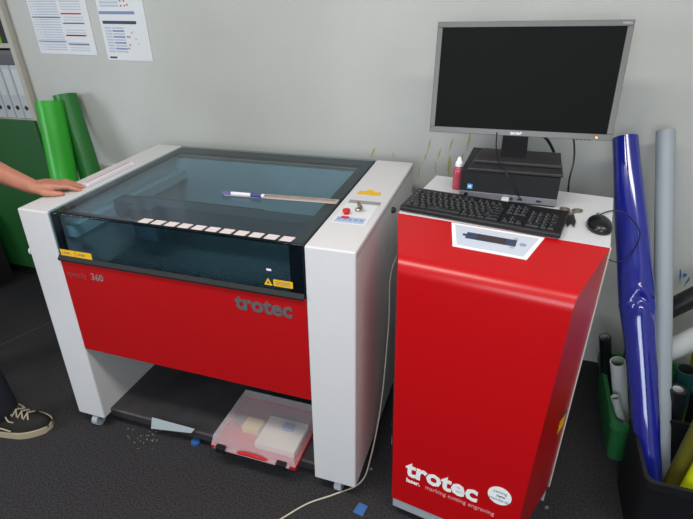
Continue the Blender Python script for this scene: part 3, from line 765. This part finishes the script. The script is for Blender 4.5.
# ------------------------------------------------------------------ crates
def crate(name, x0, x1, y0, y1, h, m, label, taper=.02, th=.006, rimw=.010):
    t = thing(name, ((x0+x1)/2, (y0+y1)/2, 0), label, 'crate'); a = (x1-x0)/2; b = (y1-y0)/2
    def f(bm):
        def rr(a_, b_, z, n=5, rad=.025):
            P = []
            for sx, sy, s0 in ((1, 1, 0), (-1, 1, PI/2), (-1, -1, PI), (1, -1, 1.5*PI)):
                for i in range(n+1):
                    an_ = s0+PI/2*i/n
                    P.append((sx*(a_-rad)+rad*math.cos(an_), sy*(b_-rad)+rad*math.sin(an_), z))
            return [bm.verts.new(p) for p in P]
        R = [rr(a-taper, b-taper, .0), rr(a, b, h-.03), rr(a+rimw, b+rimw, h-.03), rr(a+rimw, b+rimw, h), rr(a-th, b-th, h), rr(a-taper-th, b-taper-th, .008)]
        for p, q in zip(R, R[1:]):
            n = len(p)
            for k in range(n): bm.faces.new((p[k], p[(k+1) % n], q[(k+1) % n], q[k]))
        bm.faces.new(R[0][::-1]); bm.faces.new(R[-1])
    part('tub', f, m, t, smooth=True, angle=40)
    return t
crate('crate', 2.062, 2.50, .385, .80, .205, mat('crate_green', '#2b7440', .5), 'green plastic crate of film rolls by the wall, behind the black crate')
crate('crate', 2.090, 2.52, .065, .345, .30, mat('crate_black', '#141519', .45), 'large black plastic crate holding the blue roll, bottom right corner', taper=.014, rimw=.006)
KR = mat('film_black', '#15161a', .4, coat=.2)
WR = mat('film_white', '#cfd2d3', .5)
roll('film_roll', (2.115, .70, .02), (2.022, .64, .39), .0215, KR, 'thin black roll standing at the left end of the green crate', core=mat('core_grey', '#8e9094', .6), wall=.003)
roll('film_roll', (2.15, .53, .02), (2.040, .47, .41), .025, WR, 'white roll with open end leaning left out of the green crate', core=mat('core_pale', '#9fae9a', .6), wall=.003)
roll('film_roll', (2.165, .45, .012), (2.052, .425, .285), .014, mat('film_white2', '#b9bcbc', .5), 'thin white tube low in the green crate under the white roll', core=COREW, wall=.002)
roll('film_roll', (2.16, .60, .012), (2.105, .57, .25), .024, mat('film_brown', '#4a3528', .6), 'brown cardboard roll low in the green crate', core=BLACKM, wall=.004)
roll('film_roll', (2.165, .66, .012), (2.12, .70, .43), .020, KR, 'black roll behind the white roll in the green crate', core=BLACKM, wall=.003)
roll('film_roll', (2.12, .66, .45), (2.46, .63, .84), .034, KR, 'black roll lying diagonally over the crates, topmost at the right edge', core=BLACKM, wall=.003)
roll('film_roll', (2.15, .60, .325), (2.46, .57, .675), .038, WR, 'white roll lying diagonally just under the topmost black roll', core=COREW, wall=.003)
roll('film_roll', (2.40, .66, .012), (2.325, .66, .56), .026, mat('film_lime', '#b9c81a', .4), 'lime yellow roll at the right edge behind the white rolls', core=COREW, wall=.003)
roll('film_roll', (2.29, .51, .012), (2.262, .50, .405), .030, mat('film_teal', '#123f40', .4), 'dark teal roll upright in the green crate behind the pale-ended black roll', core=BLACKM, wall=.003)
roll('film_roll', (2.37, .51, .012), (2.345, .50, .42), .030, MATS['film_teal'], 'dark teal roll upright in the green crate, closest to the right edge', core=BLACKM, wall=.003)
roll('film_roll', (2.255, .42, .012), (2.215, .395, .395), .026, KR, 'black roll with pale end standing between the grey roll and the right edge', core=COREW, wall=.010)
roll('film_roll', (2.33, .43, .012), (2.28, .40, .395), .024, KR, 'black roll with white end at the right edge behind the olive roll', core=COREW, wall=.010)
roll('film_roll', (2.215, .205, .012), (2.245, .215, .62), .028, mat('film_olive', '#6d6a22', .4), 'olive green roll standing in the black crate', core=BLACKM, wall=.003)
roll('film_roll', (2.228, .130, .012), (2.262, .138, .56), .033, mat('film_yellow', '#d8e80e', .45), 'bright yellow roll standing in the black crate', core=COREW, wall=.003)

# ------------------------------------------------------------------ person
SKIN = mat('skin', '#bd7c64', .5, var=.12, vscale=30, bump=.1, bscale=200)
def capsule(bm, a, b, ra, rb, n=16, flat=None):
    a, b = Vector(a), Vector(b); d = (b-a); Lh = d.length; dn = d.normalized(); s, u = frame_of(dn)
    if flat: u = Vector(flat).normalized(); u = (u-dn*u.dot(dn)).normalized(); s = dn.cross(u)
    rings = []; ks = 5
    st = [(-math.cos(PI/2*i/ks)*ra, math.sin(PI/2*i/ks)*ra) for i in range(ks)]+[(0, ra), (Lh, rb)]+[(Lh+math.sin(PI/2*i/ks)*rb, math.cos(PI/2*i/ks)*rb) for i in range(1, ks)]
    st[0] = (-ra, ra*.05); st.append((Lh+rb, rb*.05))
    for z, r in st: rings.append([bm.verts.new(a+dn*z+r*(math.cos(2*PI*k/n)*s+math.sin(2*PI*k/n)*u*(.62 if flat else 1))) for k in range(n)])
    for p, q in zip(rings, rings[1:]):
        for k in range(n): bm.faces.new((p[k], p[(k+1) % n], q[(k+1) % n], q[k]))
    bm.faces.new(rings[0][::-1]); bm.faces.new(rings[-1])
def chain(bm, pts, rs, flat=None):
    for i in range(len(pts)-1): capsule(bm, pts[i], pts[i+1], rs[i], rs[i+1], flat=flat)
def remeshed(name, bm, m, parent, vox, smooth_it=6):
    bmesh.ops.recalc_face_normals(bm, faces=bm.faces[:])
    me = bpy.data.meshes.new('tmp'); bm.to_mesh(me); bm.free(); o = bpy.data.objects.new('tmp', me); COL.objects.link(o)
    r = o.modifiers.new('r', 'REMESH'); r.mode = 'VOXEL'; r.voxel_size = vox; r.use_smooth_shade = True
    s = o.modifiers.new('s', 'SMOOTH'); s.iterations = smooth_it; s.factor = .5
    dg = bpy.context.evaluated_depsgraph_get(); dg.update()
    me2 = bpy.data.meshes.new_from_object(o.evaluated_get(dg)); bpy.data.objects.remove(o)
    me2.name = name; me2.materials.clear(); me2.materials.append(m)
    o2 = bpy.data.objects.new(name, me2); COL.objects.link(o2); o2.parent = parent
    return o2
pr = thing('person', (-.52, -.12, 0), 'person at the left edge in dark trousers and black sneakers, hand resting on the cutter', 'person')
B = Vector((-.52, -.12, 0))
fwd = Vector((.93, .37, 0)).normalized(); lft = Vector((-fwd.y, fwd.x, 0)); up = Vector((0, 0, 1))
def bp(f, l, z): return B*0+fwd*f+lft*l+up*z      # body coordinates, local to the empty
def wl(x, y, z): return Vector((x, y, z))-B       # world to local
hipL, hipR = bp(-.02, .09, .92), bp(-.02, -.09, .92)
ankR = wl(-.285, -.165, .085); ankL = wl(-.78, -.02, .085)
kneeR = wl(-.345, -.165, .50); kneeL = wl(-.68, .0, .50)
shL, shR = bp(.0, .185, 1.40), bp(.0, -.185, 1.40)
wristL = wl(-.038, .112, 1.001); elL = wl(-.275, .075, 1.10)
elR = bp(-.06, -.26, 1.12); wristR = bp(.06, -.27, .88)
headc = bp(.03, 0, 1.62)
bm = bmesh.new()
chain(bm, [bp(0, 0, .95), bp(0, 0, 1.08), bp(0, 0, 1.22), bp(0, 0, 1.36)], [.125, .118, .128, .125])
for l in (-.06, .06): capsule(bm, bp(0, l, 1.0), bp(0, l*1.4, 1.34), .10, .10)
chain(bm, [shR, bp(0, 0, 1.42), shL], [.055, .07, .055])
chain(bm, [bp(0, 0, 1.42), bp(.02, 0, 1.53)], [.062, .056])
# head
ball(bm, headc, .1, (.98, .78, 1.18), Matrix.Rotation(math.atan2(fwd.y, fwd.x), 4, 'Z'))
ball(bm, headc+fwd*.035-up*.065, .06, (1, .85, .8), Matrix.Rotation(math.atan2(fwd.y, fwd.x), 4, 'Z'))
capsule(bm, headc+fwd*.095+up*.01, headc+fwd*.112-up*.022, .008, .013)
for s in (-1, 1):
    ball(bm, headc+lft*s*.080-up*.005-fwd*.005, .024, (.6, .3, 1.1), Matrix.Rotation(math.atan2(fwd.y, fwd.x), 4, 'Z'))
    capsule(bm, headc+fwd*.088+lft*s*.02+up*.022, headc+fwd*.078+lft*s*.05+up*.02, .008, .007)
capsule(bm, headc+fwd*.086+lft*.02-up*.052, headc+fwd*.086-lft*.02-up*.052, .007, .007)
for h_, k_, a_ in ((hipL, kneeL, ankL), (hipR, kneeR, ankR)):
    chain(bm, [h_, k_, k_*.55+a_*.45+Vector((-.015, 0, 0)), a_], [.088, .055, .052, .036])
    capsule(bm, a_-up*.045, a_-up*.047+fwd*.09, .030, .022)
# arms
chain(bm, [shL, shL*.5+elL*.5, elL], [.052, .047, .040]); chain(bm, [elL, elL*.72+wristL*.28, elL*.35+wristL*.65, wristL], [.041, .0435, .034, .0275])
chain(bm, [shR, shR*.5+elR*.5, elR], [.052, .047, .040]); chain(bm, [elR, elR*.7+wristR*.3, wristR], [.041, .042, .027])
# left hand, palm down on the machine, fingers pointing to the right and away
def hand(bm, wr, fd, sd, upv, curl, zfloor=None):
    """fd finger direction, sd towards the thumb, upv back of the hand"""
    def q(f, s, u): return wr+fd*f+sd*s+upv*u
    for s, r in ((.026, .0135), (.009, .015), (-.009, .0148), (-.026, .013)):
        chain(bm, [q(.0, s*.55, .0), q(.045, s*.9, .004), q(.085, s*1.05, .0)], [.018, .0165, r])
    for (s, l, r) in ((.029, .070, .0088), (.0095, .079, .0092), (-.0105, .073, .0088), (-.030, .056, .0078)):
        sp = s*1.2
        p = [q(.083, s, .001), q(.083+l*.45, sp*1.05, .004-curl*.25), q(.083+l*.76, sp*1.12, -.004-curl*.6), q(.083+l, sp*1.15, -.010-curl)]
        chain(bm, p, [r*1.15, r*1.02, r*.92, r*.75])
    chain(bm, [q(.012, .018, -.004), q(.040, .043, -.010), q(.068, .056, -.013), q(.094, .060, -.015)], [.018, .0145, .0115, .009])
fd = (Vector((.050, .238, .986))-Vector((-.022, .118, 1.001))); fd.z = -.014; fd = fd.normalized()
fd = Vector((.73, .68, -.10)).normalized(); sd = Vector((fd.y, -fd.x, 0)).normalized(); upv = sd.cross(fd)*1.0
if upv.z < 0: upv = -upv
hand(bm, wristL, fd, sd, upv, .002)
hd = (wristR-elR).normalized(); hand(bm, wristR, hd, fwd, lft*-1, .02)
body = remeshed('body', bm, SKIN, pr, .0035, 4)
# clothes
SHIRT = mat('shirt_grey', '#3a3f4a', .85, var=.1, vscale=40); TROU = mat('trousers_navy', '#171a26', .9, var=.25, vscale=60, bump=.3, bscale=500)
bm = bmesh.new()
chain(bm, [bp(0, 0, .93), bp(0, 0, 1.08), bp(0, 0, 1.22), bp(0, 0, 1.37)], [.140, .130, .138, .135])
for l in (-.06, .06): capsule(bm, bp(0, l, .96), bp(0, l*1.4, 1.345), .112, .108)
chain(bm, [shR, bp(0, 0, 1.415), shL], [.064, .074, .064])
chain(bm, [shL, shL*.45+elL*.55], [.062, .058]); chain(bm, [shR, shR*.45+elR*.55], [.062, .058])
remeshed('shirt', bm, SHIRT, pr, .008, 6)
bm = bmesh.new()
capsule(bm, bp(-.01, .05, .93), bp(-.01, -.05, .93), .128, .128)
for h_, k_, a_ in ((hipL, kneeL, ankL), (hipR, kneeR, ankR)):
    chain(bm, [h_, k_, k_*.5+a_*.5, a_+up*.03], [.100, .072, .068, .062])
remeshed('trousers', bm, TROU, pr, .007, 4)
bm = bmesh.new()
ball(bm, headc-fwd*.012+up*.022, .108, (.98, .80, 1.12), Matrix.Rotation(math.atan2(fwd.y, fwd.x), 4, 'Z'))
for v in list(bm.verts):
    r_ = v.co-headc
    if r_.dot(fwd) > .045 and r_.z < .07: v.co = v.co-fwd*(r_.dot(fwd)-.045)
    if r_.z < -.03: v.co = v.co+up*(-.03-r_.z)
link('hair', bm, mat('hair_brown', '#2e2119', .7, bump=.6, bscale=120), pr, smooth=True, angle=60)
for s in (-1, 1):
    bm = bmesh.new(); ball(bm, headc+fwd*.0825+lft*s*.033+up*.004, .0095, (1, 1, 1)); e = link('eye', bm, TEXTW, pr, smooth=True)
    bm = bmesh.new(); ball(bm, headc+fwd*.0890+lft*s*.033+up*.004, .0042, (1, 1, 1)); link('iris', bm, BLACK, e, smooth=True)
part('lips', lambda bm: capsule(bm, headc+fwd*.091+lft*.018-up*.052, headc+fwd*.091-lft*.018-up*.052, .004, .004), mat('lips', '#9c4f47', .5), pr, smooth=True)
# shoes
SHOE = mat('shoe_black', '#15140f', .8, bump=.3, bscale=500); SOLE = mat('sole_cream', '#b5a58c', .6); LACE = mat('lace_cream', '#b3a590', .7)
def shoe(heel, toe):
    heel, toe = Vector(heel), Vector(toe); d = (toe-heel); Ls = d.length; d.normalize(); s = Vector((-d.y, d.x, 0))
    M = Matrix((d, s, up)).transposed().to_4x4(); M.translation = heel-B
    def outline(t, k=1):   # half width along the foot, t 0..1
        return (.034+.016*math.sin(PI*min(1, t*1.0))+.010*math.exp(-((t-.68)/.2)**2))*math.sqrt(max(0, 1-((t-.5)/.5)**8))*k
    upm = bmesh.new(); n = 18; secs = 20; R = []
    for i in range(secs+1):
        t = i/secs; x = t*Ls; wd = max(.004, outline(min(max(t, .015), .985)))
        h = interp(t, ((0, .105), (.30, .118), (.42, .100), (.72, .068), (.9, .056), (1, .044)))
        if t > .95: h *= .75
        ring_ = []
        for k in range(n):
            a = PI*k/(n-1); ring_.append(upm.verts.new(M @ Vector((x, wd*math.cos(a)*(1-.25*math.sin(a)), .020+(h-.010)*math.sin(a)**.8))))
        R.append(ring_)
    for p, q in zip(R, R[1:]):
        for k in range(n-1): upm.faces.new((p[k], p[k+1], q[k+1], q[k]))
        upm.faces.new((p[0], q[0], q[n-1], p[n-1]))
    upm.faces.new(R[0]); upm.faces.new(R[-1][::-1])
    sh_ = link('shoe', upm, SHOE, pr, smooth=True, angle=60)
    bm = bmesh.new(); P = []
    for i in range(25):
        t = i/24; P.append((t*Ls*1.03-.004, outline(t)*1.09+.001))
    P2 = [(x, -y) for x, y in P[::-1]]
    prism(bm, P+P2, 0, .028, 'z', M=M)
    link('sole', bm, SOLE, sh_, smooth=True, angle=50)
    bm = bmesh.new()
    for i in range(5):
        x = Ls*(.42+.075*i); z = .118-.0085*i; w_ = .020
        tube(bm, [M @ Vector((x-.008, -w_-.004, z-.014)), M @ Vector((x, 0, z+.002)), M @ Vector((x+.012, w_+.004, z-.014))], .003, 6)
        tube(bm, [M @ Vector((x+.012, -w_-.004, z-.016)), M @ Vector((x, 0, z+.003)), M @ Vector((x-.008, w_+.004, z-.014))], .003, 6)
    for s2 in (-1, 1): tube(bm, spline([M @ Vector((Ls*.42, 0, .122)), M @ Vector((Ls*.45, s2*.022, .126)), M @ Vector((Ls*.52, s2*.044, .085)), M @ Vector((Ls*.58, s2*.040, .070))], 5), .003, 6)
    link('laces', bm, LACE, sh_, smooth=True)
    # side stripe
    bm = bmesh.new()
    for s2 in (-1, 1):
        tube(bm, spline([M @ Vector((Ls*.20, s2*.052, .045)), M @ Vector((Ls*.38, s2*.056, .055)), M @ Vector((Ls*.55, s2*.060, .040))], 5), .0032, 6)
    link('stripe', bm, LACE, sh_, smooth=True)
shoe((-.378, -.195, .0), (-.110, -.112, .0))
shoe((-.89, -.06, .0), (-.63, .02, .0))

# ceiling luminaire bodies around the lamps; the right one houses the added fill
for x, l in ((.7, 'long white ceiling lamp above the laser cutter'), (2.35, 'added fill lamp in a long white ceiling housing above the crates on the right')):
    lm = thing('ceiling_and_fill_lamp', (x, -.75, ZC), l, 'lamp')
    bxp('housing', (-.65, .65, -.17, .17, -.045, -.001), WFR, lm)
